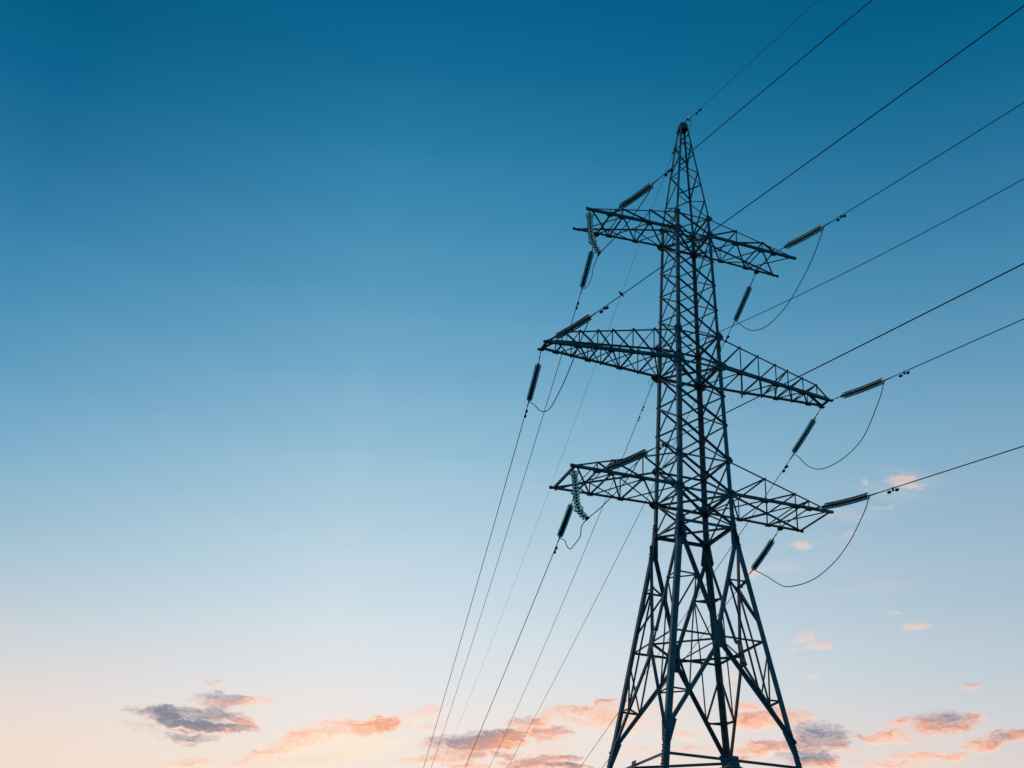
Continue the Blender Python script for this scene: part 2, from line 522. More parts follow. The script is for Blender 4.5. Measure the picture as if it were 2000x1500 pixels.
# four legs, each one running from the footing to the peak
HEEL = 0.03
for sx, sy in CORNERS:
    m = MB()
    for za, zb, s in ((0.0, Z9, 0.20), (Z9, Z7, 0.20), (Z7, Z3 - 0.35, 0.175), (Z3 - 0.35, Z1, 0.135), (Z1, ZT, 0.075)):
        m.angle(cn(sx, sy, za, HEEL), cn(sx, sy, zb, HEEL), (-sx, 0, 0), (0, -sy, 0), s, s * 0.085)
    leg = m.build('leg', STEEL, pylon)
    WORLD[leg.name] = Vector((0, 0, 0))
    # bolted splices wrap the leg's corner
    for zc, hgt, s in ((Z3 - 0.35, 0.7, 0.15), (Z7 - 0.15, 1.25, 0.185), (Z9 + 0.05, 1.25, 0.19)):
        m = MB()
        for za, zb in ((max(zc - hgt / 2, 0), zc), (zc, zc + hgt / 2)):
            if zc == Z7 - 0.15:
                pass
            m.angle(cn(sx, sy, za, HEEL + 0.014), cn(sx, sy, zb, HEEL + 0.014), (-sx, 0, 0), (0, -sy, 0), s, 0.012)
        nb = int(hgt / 0.1)
        for k in range(nb):
            z = zc - hgt / 2 + (k + 0.5) * hgt / nb
            d = 0.06 + (0.055 if k % 2 else 0.0)
            c = cn(sx, sy, z, HEEL + 0.014)
            m.bolt(c + Vector((-sx * d, 0, 0)), (0, sy, 0), 0.019, 0.055)
            m.bolt(c + Vector((0, -sy * d, 0)), (sx, 0, 0), 0.019, 0.055)
        sp = m.build('splice_plate', PLATE, leg)
    m = MB()
    c = Vector((sx * (WG + 0.03), sy * (WG + 0.03), 0))
    a = 0.45
    m.poly([c + Vector((x * a, y * a, -0.1)) for x, y in CORNERS], [c + Vector((x * a * 0.7, y * a * 0.7, 0.35)) for x, y in CORNERS])
    m.build('footing', CONC, pylon)

def brace(parent, p, q, n, size, flip=False, off=0.0, ext=0.05, name='brace', mt=None):
    """one lacing angle lying in a face whose outward normal is n"""
    p, q, n = Vector(p), Vector(q), Vector(n)
    ax = (q - p).normalized()
    side = ax.cross(n).normalized()
    if side.z > 0:
        side = -side
    m = MB()
    o = n * off
    m.angle(p + o, q + o, side, n if flip else -n, size, None, ext, True)
    return m.build(name, mt or STEEL, parent)

# shaft: rings and plan bracing at the arm levels, cross lacing on the four faces
def ring_frame(name, parent, z, s, inset):
    m = MB()
    for (a, b, n) in FACES:
        n = Vector(n)
        m.angle(cn(a[0], a[1], z) - n * inset, cn(b[0], b[1], z) - n * inset, (0, 0, -1), -n, s, None, 0.03)
    return m.build(name, STEEL, parent)
shaft = ring_frame('shaft', pylon, Z7, 0.12, 0.02)
for z, s in ((Z1, 0.065), (Z2, 0.085), (Z3, 0.075), (Z4, 0.10), (Z5, 0.075), (Z6, 0.10)):
    ring_frame('ring', shaft, z, s, 0.02)
for z, s in ((Z2, 0.07), (Z4, 0.075), (Z6, 0.075), (Z7, 0.07)):
    m = MB()
    m.angle(cn(-1, -1, z - 0.09), cn(1, 1, z - 0.09), (1, -1, 0), (0, 0, -1), s, None, 0, True)
    m.build('brace', STEEL, shaft)
    m = MB()
    m.angle(cn(1, -1, z - 0.07), cn(-1, 1, z - 0.07), (1, 1, 0), (0, 0, 1), s, None, 0, True)
    m.build('brace', STEEL, shaft)
NODES = [Z1, Z2, 30.86, 29.67, 28.42, Z3, Z4, 24.34, 23.04, Z5, Z6, Z7]
for (a, b, n) in FACES:
    for za, zb in zip(NODES, NODES[1:]):
        s = 0.062 if za > Z3 + 0.1 else 0.078
        brace(shaft, cn(*a, za, 0.012), cn(*b, zb, 0.012), n, s, True, 0.0)
        brace(shaft, cn(*b, za, 0.0), cn(*a, zb, 0.0), n, s * 0.85, False, 0.0)

# gusset plates where the arms meet the legs
for sx, sy in CORNERS:
    for z, a, b in ((Z1 - 0.02, 0.15, 0.13), (Z2, 0.21, 0.18), (Z3, 0.19, 0.20), (Z4, 0.30, 0.21), (Z5, 0.15, 0.16), (Z6, 0.23, 0.17), (Z7, 0.24, 0.2)):
        m = MB()
        c = cn(sx, sy, z)
        # on the face that carries the arm chords: reaches out along the arm and in along the ring
        o = Vector((0, sy * 0.046, 0))
        out_ = a * 1.05 if z < Z7 - 0.1 or z > Z7 + 0.1 else 0.06
        pts = [c + o + Vector((sx * x, 0, y)) for x, y in ((-a * 0.9, b * 0.35), (-0.1, b), (out_ * 0.35, b), (out_, b * 0.25), (out_, -b * 0.25), (out_ * 0.35, -b), (-0.1, -b), (-a * 0.9, -b * 0.45))]
        m.plate(pts, (0, sy, 0), 0.012)
        for k in range(5):
            for q in (-0.05, -0.11):
                m.bolt(c + o + Vector((sx * q, sy * 0.012, -b * 0.8 + k * b * 0.4 + (0.03 if q < -0.1 else 0))), (0, sy, 0), 0.016, 0.03)
        o = Vector((sx * 0.046, 0, 0))
        pts = [c + o + Vector((0, -sy * x, y)) for x, y in ((a * 0.9, b * 0.35), (0.1, b), (-0.04, b), (-0.04, -b), (0.1, -b), (a * 0.9, -b * 0.45))]
        m.plate(pts, (sx, 0, 0), 0.012)
        for k in range(5):
            m.bolt(c + o + Vector((sx * 0.012, -sy * 0.07, -b * 0.8 + k * b * 0.4)), (sx, 0, 0), 0.016, 0.03)
        m.build('gusset_plate', PLATE, shaft)

# peak
m = MB()
for (a, b, n) in FACES:
    n = Vector(n)
    zt = ZT + 0.02
    pa, pb = cn(*a, zt, 0.035), cn(*b, zt, 0.035)
    qa, qb = cn(*a, ZT - 0.34, 0.035), cn(*b, ZT - 0.34, 0.035)
    m.plate([pa, pb, qb, (qa + qb) / 2 + Vector((0, 0, 0.1)), qa], n, 0.011)
m.box((0, 0, ZT + 0.035), (0.155, 0, 0), (0, 0.17, 0), (0, 0, 0.013))
m.box((0, -0.2, ZT + 0.02), (0.012, 0, 0), (0, 0.09, 0), (0, 0, 0.06))
m.box((0, 0.2, ZT + 0.02), (0.012, 0, 0), (0, 0.09, 0), (0, 0, 0.06))
peak = m.build('peak', PLATE, pylon)
ZB = Z2
def zig(a, b, n, zs):
    for k, (za, zb) in enumerate(zip(zs, zs[1:])):
        p, q = (a, b) if k % 2 == 0 else (b, a)
        brace(peak, cn(*p, za, 0.01), cn(*q, zb, 0.01), n, 0.05, k % 2 == 0, 0.0)
L_, N_, R_, B_ = (-1, 1), (-1, -1), (1, -1), (1, 1)
zig(R_, N_, (0, -1, 0), (ZB + 5.86, ZB + 5.31, ZB + 4.62, ZB + 3.70, ZB + 2.83, ZB + 1.92, Z1))
zig(L_, N_, (-1, 0, 0), (ZB + 5.30, ZB + 4.55, ZB + 3.74, ZB + 2.86, ZB + 2.05, Z1 + 0.15))
zig(B_, R_, (1, 0, 0), (ZB + 5.75, ZB + 5.2, ZB + 4.4, ZB + 3.55, ZB + 2.70, ZB + 1.9, Z1))
zig(B_, L_, (0, 1, 0), (ZB + 5.80, ZB + 5.2, ZB + 4.55, ZB + 3.65, ZB + 2.75, ZB + 1.85, Z1))

# spread base: a V then an inverted V on each face, with tied sub-bracing in the corners
def base_section(ztop, zmid, zbot, drop_top, rise_bot, subs):
    sec = ring_frame('base_section', pylon, zmid, 0.075, 0.03)
    for z, s in ((zmid, 0.075), (zbot, 0.095)):
        if z < 0.5:
            continue
        if z == zbot:
            ring_frame('ring', sec, z, s, 0.03)
        w = hw(z)
        mids = [Vector((0, -w, z - 0.1)), Vector((w, 0, z - 0.1)), Vector((0, w, z - 0.1)), Vector((-w, 0, z - 0.1))]
        for k in range(4):
            m = MB()
            m.angle(mids[k], mids[(k + 1) % 4], (0, 0, -1), Vector((-(mids[k] + mids[(k + 1) % 4]).x, -(mids[k] + mids[(k + 1) % 4]).y, 0)), s)
            m.build('brace', STEEL, sec)
        m = MB()
        m.angle(mids[0] - Vector((0, 0, 0.03)), mids[2] - Vector((0, 0, 0.03)), (0, 0, -1), (1, 0, 0), 0.06)
        m.build('brace', STEEL, sec)
    zA, zB = (ztop + zmid) / 2, (zmid + zbot) / 2
    ph = 0.5
    nodes = {}
    for fi, (a, b, n) in enumerate(FACES):
        nv = Vector(n)
        for cpt in (a, b):
            p = cn(*cpt, ztop - drop_top)
            q = (cn(*a, zmid + ph * 0.8) + cn(*b, zmid + ph * 0.8)) / 2
            to = (p - q)
            to.z = 0
            q = q + to.normalized() * 0.1
            brace(sec, p, q, n, 0.13, cpt == a, 0.0, 0.04)
            t = (p.z - zA) / (p.z - q.z)
            nodes[(fi, cpt, 'A')] = p.lerp(q, t)
            r = (cn(*a, zmid - ph * 0.8) + cn(*b, zmid - ph * 0.8)) / 2 + to.normalized() * 0.1
            s_ = cn(*cpt, zbot + rise_bot)
            brace(sec, r, s_, n, 0.13, cpt == b, 0.0, 0.04)
            t = (r.z - zB) / (r.z - s_.z)
            nodes[(fi, cpt, 'B')] = r.lerp(s_, t)
            if subs:
                brace(sec, nodes[(fi, cpt, 'A')], cn(*cpt, zmid + 0.55), n, 0.065, True, -0.02)
                brace(sec, cn(*cpt, zmid - 0.45), nodes[(fi, cpt, 'B')], n, 0.065, True, -0.02)
                ring_pt = cn(*cpt, zmid - 0.02).lerp((cn(*a, zmid - 0.02) + cn(*b, zmid - 0.02)) / 2, 0.42)
                brace(sec, nodes[(fi, cpt, 'A')], ring_pt, n, 0.055, True, -0.035)
                brace(sec, ring_pt, nodes[(fi, cpt, 'B')], n, 0.055, True, -0.035)
                brace(sec, nodes[(fi, cpt, 'A')], cn(*cpt, zA + 0.02), n, 0.065, False, -0.01)
                brace(sec, nodes[(fi, cpt, 'B')], cn(*cpt, zB + 0.02), n, 0.065, False, -0.01)
        # plate in the middle of the face joins the V and the inverted V
        if zmid > 0.5:
            pm = MB()
            c = (cn(*a, zmid) + cn(*b, zmid)) / 2 + nv * 0.02
            hd = (cn(*b, zmid) - cn(*a, zmid)).normalized()
            sl_ = (hw(zmid) - hw(zmid + 1))
            def fp(x, y):
                return c + hd * x + Vector((0, 0, y)) - nv * sl_ * y
            pm.plate([fp(-0.16, 0.52), fp(0.16, 0.52), fp(0.2, -0.2), fp(0.27, -0.5), fp(-0.27, -0.5), fp(-0.2, -0.2)], nv, 0.014)
            for k in range(9):
                pm.bolt(fp(0.02, -0.42 + k * 0.105) + nv * 0.014, n, 0.018, 0.03)
            pm.build('joint_plate', PLATE, sec)
        if zbot > 0.5:
            pm = MB()
            c = (cn(*a, zbot) + cn(*b, zbot)) / 2 + nv * 0.02
            sl_ = (hw(zbot) - hw(zbot + 1))
            pm.plate([c + hd * x + Vector((0, 0, y)) - nv * sl_ * y for x, y in ((-0.17, 0.09), (0.17, 0.09), (0.24, -0.9), (-0.24, -0.9))], nv, 0.014)
            for k in range(8):
                pm.bolt(c + hd * 0.02 + Vector((0, 0, -0.82 + k * 0.11)) - nv * sl_ * (-0.82 + k * 0.11) + nv * 0.014, n, 0.018, 0.03)
            pm.build('joint_plate', PLATE, sec)
    if subs:
        for cpt in CORNERS:
            fs = [fi for fi, (a, b, n) in enumerate(FACES) if cpt in (a, b)]
            for lv in 'AB':
                p, q = nodes[(fs[0], cpt, lv)], nodes[(fs[1], cpt, lv)]
                mid = Vector((cpt[0], cpt[1], 0))
                mm = MB()
                mm.angle(p, q, (0, 0, -1), -mid, 0.055)
                mm.build('brace', STEEL, sec)
        # big gussets where the inverted V lands on the leg, and where the V springs from it
        for (sx, sy) in CORNERS:
            for zz, dirz in ((ztop - drop_top, -1), (zbot + rise_bot, 1)):
                pm = MB()
                for (ux, uy, nx, ny) in ((-sx, 0, 0, sy), (0, -sy, sx, 0)):
                    def gp(x, y):
                        c = cn(sx, sy, zz + y, 0.02)
                        return c + Vector((ux * x, uy * x, 0)) + Vector((nx, ny, 0)) * 0.012
                    pm.plate([gp(-0.02, 0.4 * -dirz), gp(0.2, 0.4 * -dirz), gp(0.36, 0.36 * dirz), gp(0.16, 0.45 * dirz), gp(-0.02, 0.45 * dirz)], (nx, ny, 0), 0.012)
                pm.build('gusset_plate', PLATE, sec)
    return sec

base_section(Z7, Z8, Z9, 0.45, 0.75, True)
base_section(Z9, 5.0, 0.0, 0.9, 0.25, False)

# crossarms
def crossarm(sx, zl, zu, X, Y, dzt, nodes, kind, label=None):
    wl, wu = hw(zl), hw(zu)
    zlast = 26.188
    def lo(sy, s):
        return Vector((sx * (wl + (X - wl) * s), sy * (wl + (Y - wl) * s), zl + dzt * s))
    def up(sy, s):
        v = lo(sy, s)
        if s <= 0:
            return Vector((sx * wu, sy * wu, zu))
        if kind == 'mid':
            v.z = zu + (zlast - zu) * s / nodes[-1]
        else:
            v.z = zu + (zl + dzt - zu) * s
        return v
    lsz = {'top': 0.105, 'mid': 0.125, 'low': 0.105}[kind]
    usz = {'top': 0.055, 'mid': 0.07, 'low': 0.065}[kind]
    m = MB()
    for sy in (-1, 1):
        ext = 0.06 if kind != 'mid' else 0.0
        a, b = lo(sy, 0), lo(sy, 1)
        m.angle(a, b + (b - a).normalized() * ext, (0, -sy, 0), (0, 0, 1), lsz, lsz * 0.1)
        if kind == 'mid':
            m.angle(up(sy, 0), up(sy, nodes[-1]), (0, -sy, 0), (0, 0, -1), usz)
            m.angle(up(sy, nodes[-1]), b + Vector((0, 0, 0.05)), (0, -sy, 0), (0, 0, -1), 0.085)
        else:
            m.angle(up(sy, 0), b + Vector((0, 0, 0.06)), (0, -sy, 0), (0, 0, -1), usz)
    arm = m.build('crossarm', STEEL, pylon)
    if label:
        arm['label'] = label
    n_ = len(nodes)
    for sy in (-1, 1):
        n = (0, sy, 0)
        for k in range(1, n_):
            s = nodes[k]
            brace(arm, up(sy, s), lo(sy, s), n, 0.05, False, -0.012, 0.03)
        for k in range(0, n_ - 1):
            if kind == 'top' and k == n_ - 2:
                brace(arm, up(sy, nodes[k]), lo(sy, nodes[k + 1]), n, 0.06, True, 0.012, 0.03)
            else:
                brace(arm, lo(sy, nodes[k]), up(sy, nodes[k + 1]), n, 0.055, True, 0.012, 0.03)
    dn = (0, 0, -1)
    for k in range(1, n_):
        s = nodes[k]
        mm = MB()
        mm.angle(lo(-1, s), lo(1, s), (-sx, 0, 0), (0, 0, 1), 0.06)
        mm.build('brace', STEEL, arm)
        if not (kind == 'top' and k == n_ - 1):
            mm = MB()
            mm.angle(up(-1, s), up(1, s), (-sx, 0, 0), (0, 0, -1), 0.045)
            mm.build('brace', STEEL, arm)
    nn = list(nodes)
    if kind != 'mid':
        nn = nodes[:3] + [1.0]
    else:
        nn = nodes
    for k in range(len(nn) - 1):
        for (sa, sb, flip, off) in ((-1, 1, True, 0.012), (1, -1, False, -0.012)):
            if kind == 'mid' and sa == 1 and k % 2 == 1:
                continue
            p, q = lo(sa, nn[k]), lo(sb, nn[k + 1] if nn[k + 1] < 1 else 0.965)
            mm = MB()
            mm.angle(p + Vector((0, 0, -off)), q + Vector((0, 0, -off)), (q - p).cross(Vector((0, 0, 1))), (0, 0, -1 if flip else 1), 0.055, None, 0, True)
            mm.build('brace', STEEL, arm)
    # end plates and the little gussets under the chords
    def slab(*args):
        mm = MB()
        mm.box(*args)
        return mm.build('gusset_plate', PLATE, arm)
    for sy in (-1, 1):
        for k in range(1, n_):
            if (k + (sy > 0)) % 2 == 0 and kind == 'mid':
                continue
            c = lo(sy, nodes[k])
            slab(c + Vector((0, -sy * 0.07, -0.03)), (0.13, 0, 0), (0, 0.09, 0), (0, 0, 0.007))
        c = lo(sy, 1)
        if kind == 'mid':
            slab(c + Vector((0, sy * 0.02, 0.0)), (0.13, 0, 0), (0, 0.07, 0), (0, 0, 0.02))
        else:
            slab(c + Vector((sx * 0.04, -sy * 0.02, 0.045)), (0.06, 0, 0), (0, 0.02, 0), (0, 0, 0.06))
            c = lo(sy, nodes[-1])
            slab(c + Vector((0, sy * 0.02, -0.045)), (0.09, 0, 0), (0, 0.06, 0), (0, 0, 0.03))
    if kind == 'mid':
        slab((sx * (X - 0.03), 0, zl + dzt + 0.03), (0.05, 0, 0), (0, Y, 0), (0, 0, 0.03))
    if kind == 'low':
        mm = MB()
        mm.angle(lo(-1, 0.99), lo(1, 0.99), (-sx, 0, 0), (0, 0, 1), 0.09)
        mm.build('brace', STEEL, arm)
    if kind == 'mid' and sx == 1:
        mm = MB()
        p = lo(-1, nodes[1])
        mm.angle(p + Vector((0, 0.03, 0.05)), p + Vector((-0.02, 0.03, -1.13)), (1, 0, 0), (0, 1, 0), 0.05)
        mm.build('hanging_bar', STEEL, arm)
    return arm

TOPN = [0, 0.314, 0.617, 0.754]
MIDN = [0, 0.183, 0.345, 0.503, 0.614, 0.753, 0.882]
LOWN = [0, 0.345, 0.64, 0.775]
for sx in (-1, 1):
    crossarm(sx, Z2, Z1, 4.8725, 0.8039, -0.135, TOPN, 'top')
    crossarm(sx, Z4, Z3, 6.3553, 0.3206, -0.148, MIDN, 'mid')
    crossarm(sx, Z6, Z5, 5.4266, 1.1583, -0.046, LOWN, 'low')

# ---------------------------------------------------------------- wires and insulators (metres, from the survey of each span)
WIRES = {
 'TLn': dict(p0=(-3.865, -0.798, 32.14), az=2.9801, a=(-3.739, -1.575, 32.01), b=(-3.375, -3.81, 31.611), c=(-0.000387, -0.07352, 31.618), s0=3.20, smax=15.6, damp=4.32),
 'MLn': dict(p0=(-6.355, -0.321, 25.593), az=2.9409, a=(-6.194, -1.114, 25.454), b=(-5.739, -3.351, 25.166), c=(0.000644, -0.05751, 25.149), s0=3.15, smax=22.6, damp=4.11),
 'TRn': dict(p0=(3.865, -0.798, 32.14), az=2.9732, a=(3.998, -1.579, 32.023), b=(4.379, -3.818, 31.656), c=(0.000885, -0.10474, 31.632), s0=3.19, smax=13.4, damp=4.23),
 'BLn': dict(p0=(-4.454, -1.146, 20.06), az=2.9531, a=(-4.302, -1.942, 19.884), b=(-3.874, -4.186, 19.608), c=(0.000336, -0.07184, 19.595), s0=3.16, smax=19.1, damp=4.16),
 'MRn': dict(p0=(6.355, -0.321, 25.593), az=2.9662, a=(6.49, -1.081, 25.487), b=(6.888, -3.323, 25.163), c=(-0.000265, -0.08529, 25.141), s0=3.13, smax=9.9, damp=4.21),
 'BRn': dict(p0=(4.454, -1.146, 20.06), az=2.9583, a=(4.61, -1.986, 19.869), b=(5.024, -4.222, 19.518), c=(0.000206, -0.09715, 19.501), s0=3.20, smax=10.1, damp=4.38),
 'MLf': dict(p0=(-6.355, 0.321, 25.593), az=0.1763, a=(-6.272, 0.787, 25.192), b=(-5.877, 3.007, 24.748), c=(0.000293, -0.14056, 24.702), s0=2.86, smax=51.8, damp=3.62),
 'TLf': dict(p0=(-3.865, 0.798, 32.14), az=0.1902, a=(-3.668, 1.824, 31.976), b=(-3.24, 4.047, 31.575), c=(0.000254, -0.07872, 31.495), s0=3.37, smax=94.2, damp=4.59),
 'BLf': dict(p0=(-4.454, 1.146, 20.06), az=0.1641, a=(-4.338, 1.848, 19.834), b=(-3.969, 4.075, 19.414), c=(0.000300, -0.13998, 19.329), s0=3.07, smax=32.7, damp=3.92),
 'TRf': dict(p0=(3.865, 0.798, 32.14), az=0.1859, a=(4.041, 1.733, 31.968), b=(4.46, 3.958, 31.552), c=(0.000281, -0.10128, 31.539), s0=3.30, smax=83.2, damp=4.66),
 'MRf': dict(p0=(6.355, 0.321, 25.593), az=0.1230, a=(6.458, 1.147, 25.404), b=(6.733, 3.373, 24.897), c=(0.000279, -0.19149, 24.780), s0=3.14, smax=41.6, damp=4.14),
 'BRf': dict(p0=(4.454, 1.146, 20.06), az=0.1379, a=(4.571, 1.987, 19.856), b=(4.881, 4.22, 19.414), c=(-0.000173, -0.13824, 19.382), s0=3.17, smax=29.2, damp=4.44),
 'Gn': dict(p0=(0.0, -0.12, 38.765), az=2.9623, c=(-0.000270, -0.02085, 38.736), s0=0.42, smax=9.1, damp=[1.14]),
 'Gf': dict(p0=(0.0, 0.12, 38.765), az=0.1702, c=(0.000367, -0.13323, 38.672), s0=1.25, smax=105.5, damp=[1.34]),
 'An': dict(p0=(-0.94, -0.94, 26.12), az=2.9623, c=(0.003165, -0.19738, 26.128), s0=0.20, smax=16.8, damp=[0.77, 2.14]),
 'Af': dict(p0=(-0.951, 0.951, 25.694), az=0.1702, c=(0.000850, -0.18918, 26.178), s0=0.75, smax=49.5, damp=[2.61, 3.35]),
}


def disc_meshes(scale=1.0, glass=GLASS, cap=1.0):
    R = 0.132 * scale
    m = MB()
    m.lathe([(0.045, 0.045), (R * 0.55, 0.050), (R * 0.86, 0.064), (R * 0.98, 0.088), (R, 0.104), (R * 0.97, 0.112), (R * 0.92, 0.104), (R * 0.80, 0.094),
             (R * 0.66, 0.104), (R * 0.52, 0.092), (R * 0.42, 0.098), (0.03, 0.080)], 22, True)
    bmesh.ops.recalc_face_normals(m.bm, faces=m.bm.faces)
    a = bpy.data.meshes.new('glass_disc')
    m.bm.to_mesh(a)
    m.bm.free()
    a.materials.append(glass)
    m = MB()
    m.lathe([(r * cap, z) for r, z in ((0.0, -0.004), (0.022, -0.004), (0.034, 0.006), (0.044, 0.02), (0.05, 0.05), (0.05, 0.062), (0.028, 0.0775), (0.013, 0.08), (0.013, 0.127), (0.0, 0.127))], 12)
    bmesh.ops.recalc_face_normals(m.bm, faces=m.bm.faces)
    b = bpy.data.meshes.new('metal_cap')
    m.bm.to_mesh(b)
    m.bm.free()
    b.materials.append(IRON)
    return a, b

DISC, CAP = disc_meshes()
SOFT, SOFTCAP = disc_meshes(1.0, GREEN_GLASS, 0.8)
BIG, BIGCAP = disc_meshes(1.42, GREEN_GLASS, 0.85)

def add_disc(parent, p, d, big=False, soft=False):
    q = Vector(d).to_track_quat('Z', 'Y').to_matrix().to_4x4()
    o = bpy.data.objects.new('glass_disc', BIG if big else SOFT if soft else DISC)
    COL.objects.link(o)
    o.parent = parent
    o.matrix_parent_inverse = Matrix.Translation(-WORLD[parent.name])
    o.matrix_basis = Matrix.Translation(Vector(p)) @ q
    c = bpy.data.objects.new('metal_cap', BIGCAP if big else SOFTCAP if soft else CAP)
    COL.objects.link(c)
    c.parent = o
    return o

def damper(parent, p, d, scale=1.0):
    """dumb-bell damper clamped under a wire at p, the wire running along d"""
    p, d = Vector(p), Vector(d).normalized()
    dn = Vector((0, 0, -1))
    dn = (dn - d * dn.dot(d)).normalized()
    sd_ = d.cross(dn)
    m = MB()
    m.box(p + dn * 0.045 * scale, d * 0.03 * scale, dn * 0.07 * scale, sd_ * 0.022 * scale)
    c = p + dn * 0.10 * scale
    m.tube([c - d * 0.2 * scale + dn * 0.012, c - d * 0.1 * scale, c, c + d * 0.1 * scale, c + d * 0.2 * scale + dn * 0.012], 0.0065 * scale, 6)
    o = m.build('vibration_damper', IRON, parent)
    WORLD[o.name] = Vector((0, 0, 0))
    for s in (-1, 1):
        m = MB()
        q = c + d * s * 0.19 * scale + dn * 0.012
        pr = [(-0.075, 0.018), (-0.066, 0.042), (-0.04, 0.052), (0.0, 0.055), (0.04, 0.052), (0.066, 0.042), (0.075, 0.018)]
        m.tube([q + d * x * scale for x, r in pr], [r * scale for x, r in pr], 12)
        m.build('damper_weight', IRON, o)

ARM = {'T': 'top', 'M': 'middle', 'B': 'lowest'}
SIDE = {'L': 'left', 'R': 'right'}
SPAN = {'n': 'near', 'f': 'far'}

def span_on(p, d, z0, slope, far):
    """the rest of a span: on from its last surveyed point, through the sag, up towards the next tower"""
    h = (math.sin(d['az']), math.cos(d['az']))
    L = 250.0 if far else 170.0
    z1, m1 = d['p0'][2] - 2.5, 0.13 if far else 0.11
    r = []
    for k in range(1, 25):
        t = k / 24.0
        z = (2 * t ** 3 - 3 * t * t + 1) * z0 + (t ** 3 - 2 * t * t + t) * L * slope + (-2 * t ** 3 + 3 * t * t) * z1 + (t ** 3 - t * t) * L * m1
        r.append(Vector((p.x + h[0] * L * t, p.y + h[1] * L * t, max(z, 5.0))))
    return r

def wire_pt(d, s):
    h = (math.sin(d['az']), math.cos(d['az']))
    t = s - d['s0']
    c = d['c']
    return Vector((d['p0'][0] + h[0] * s, d['p0'][1] + h[1] * s, c[0] * t * t + c[1] * t + c[2]))

STRING_LABEL = {
    'TLn': 'glass insulator string pulling up over the left end of the top crossarm',
    'TRn': 'glass insulator string reaching up and out from the right end of the top crossarm',
    'MLn': 'glass insulator string lying over the tip of the long middle left crossarm',
    'MRn': 'glass insulator string reaching right and up from the tip of the middle right crossarm',
    'BLn': 'glass insulator string lying across the lattice of the lowest left crossarm',
    'BRn': 'glass insulator string reaching right and up from the lowest right crossarm',
    'TLf': 'insulator string slanting down from the top left crossarm below the curved hanging string',
    'TRf': 'insulator string slanting down below the right end of the top crossarm',
    'MLf': 'insulator string slanting down below the tip of the middle left crossarm',
    'MRf': 'insulator string slanting down below the tip of the middle right crossarm',
    'BLf': 'insulator string slanting down from the lowest left crossarm beside the curved string',
    'BRf': 'insulator string slanting down below the lowest right crossarm beside the pylon leg',
}
WIRE_LABEL = {
    'TLn': 'dark conductor wire rising past the pylon peak from the top left insulator string',
    'TRn': 'dark conductor wire rising to the right from the top right insulator string',
    'MLn': 'dark conductor wire with a small bird on it, from the middle left insulator string',
    'MRn': 'dark conductor wire rising gently right from the middle right insulator string',
    'BLn': 'dark conductor wire passing through the pylon from the lowest left insulator string',
    'BRn': 'lowest dark conductor wire rising right, starting at the lowest right insulator string',
    'TLf': 'thin conductor wire descending from the top left string past the middle left crossarm',
    'TRf': 'thin conductor wire descending from the top right string behind the pylon body',
    'MLf': 'thin conductor wire descending leftmost of all from the middle left insulator string',
    'MRf': 'thin conductor wire descending from the middle right string behind the pylon',
    'BLf': 'thin conductor wire descending from the lowest left insulator string',
    'BRf': 'thin conductor wire descending from the lowest right string behind the pylon base',
}
END = {}
for key, d in WIRES.items():
    if key[0] not in 'TMB':
        continue
    p0, a, b = Vector(d['p0']), Vector(d['a']), Vector(d['b'])
    st = wire_pt(d, d['s0'])
    END[key] = st
    t = thing('insulator_string', p0, STRING_LABEL[key], 'insulator', 'glass insulator strings holding the conductors')
    ax = (b - a).normalized()
    n = 18
    pitch = (b - a).length / n
    m = MB()
    lk = (a - p0)
    m.tube([p0 + Vector((0, 0, 0.02)), p0 + lk * 0.25], 0.022, 6)
    m.tube([p0 + lk * 0.22, p0 + lk * 0.55], 0.014, 6)
    m.tube([p0 + lk * 0.5, p0 + lk * 0.62], 0.026, 6)
    m.tube([p0 + lk * 0.6, a], 0.016, 6)
    m.box(p0 + lk * 0.9, lk.normalized() * 0.045, (0, 0, 0.05), (0.012, 0, 0))
    m.build('link_rod', IRON, t)
    for k in range(n):
        f = (k + 0.5) / n
        sag = Vector((0, 0, -0.03 * 4 * f * (1 - f)))
        dd = (ax + Vector((0, 0, -0.12 / (b - a).length * (1 - 2 * f)))).normalized()
        add_disc(t, a + ax * pitch * k + sag, dd)
    m = MB()
    q = wire_pt(d, d['s0'] + 0.42)
    m.tube([b - ax * 0.01, b + (st - b) * 0.5, st, st.lerp(q, 0.3), st.lerp(q, 0.9), q], [0.02, 0.02, 0.032, 0.026, 0.024, 0.017], 8)
    m.build('dead_end_clamp', ALU, t)
    # the conductor itself, out past the frame
    far = key[2] == 'f'
    smax = max(d['smax'] * 1.15, 70.0) if far else max(d['smax'] * 1.3, 34.0)
    m = MB()
    ss = [d['s0'] + 0.1 + (smax - d['s0'] - 0.1) * (k / 60.0) ** 1.3 for k in range(61)]
    run = [wire_pt(d, s) for s in ss]
    run += span_on(run[-1], d, run[-1].z, (run[-1].z - run[-2].z) / (run[-1] - run[-2]).xy.length, far)
    m.tube(run, 0.0185 if not far else 0.0165, 6)
    w = tag(m.build('conductor', ALU, None, wire_pt(d, ss[0])), WIRE_LABEL[key], 'power line', 'conductor wires of the two circuits')
    dp = wire_pt(d, d['damp'])
    damper(w, dp, wire_pt(d, d['damp'] + 0.2) - dp)

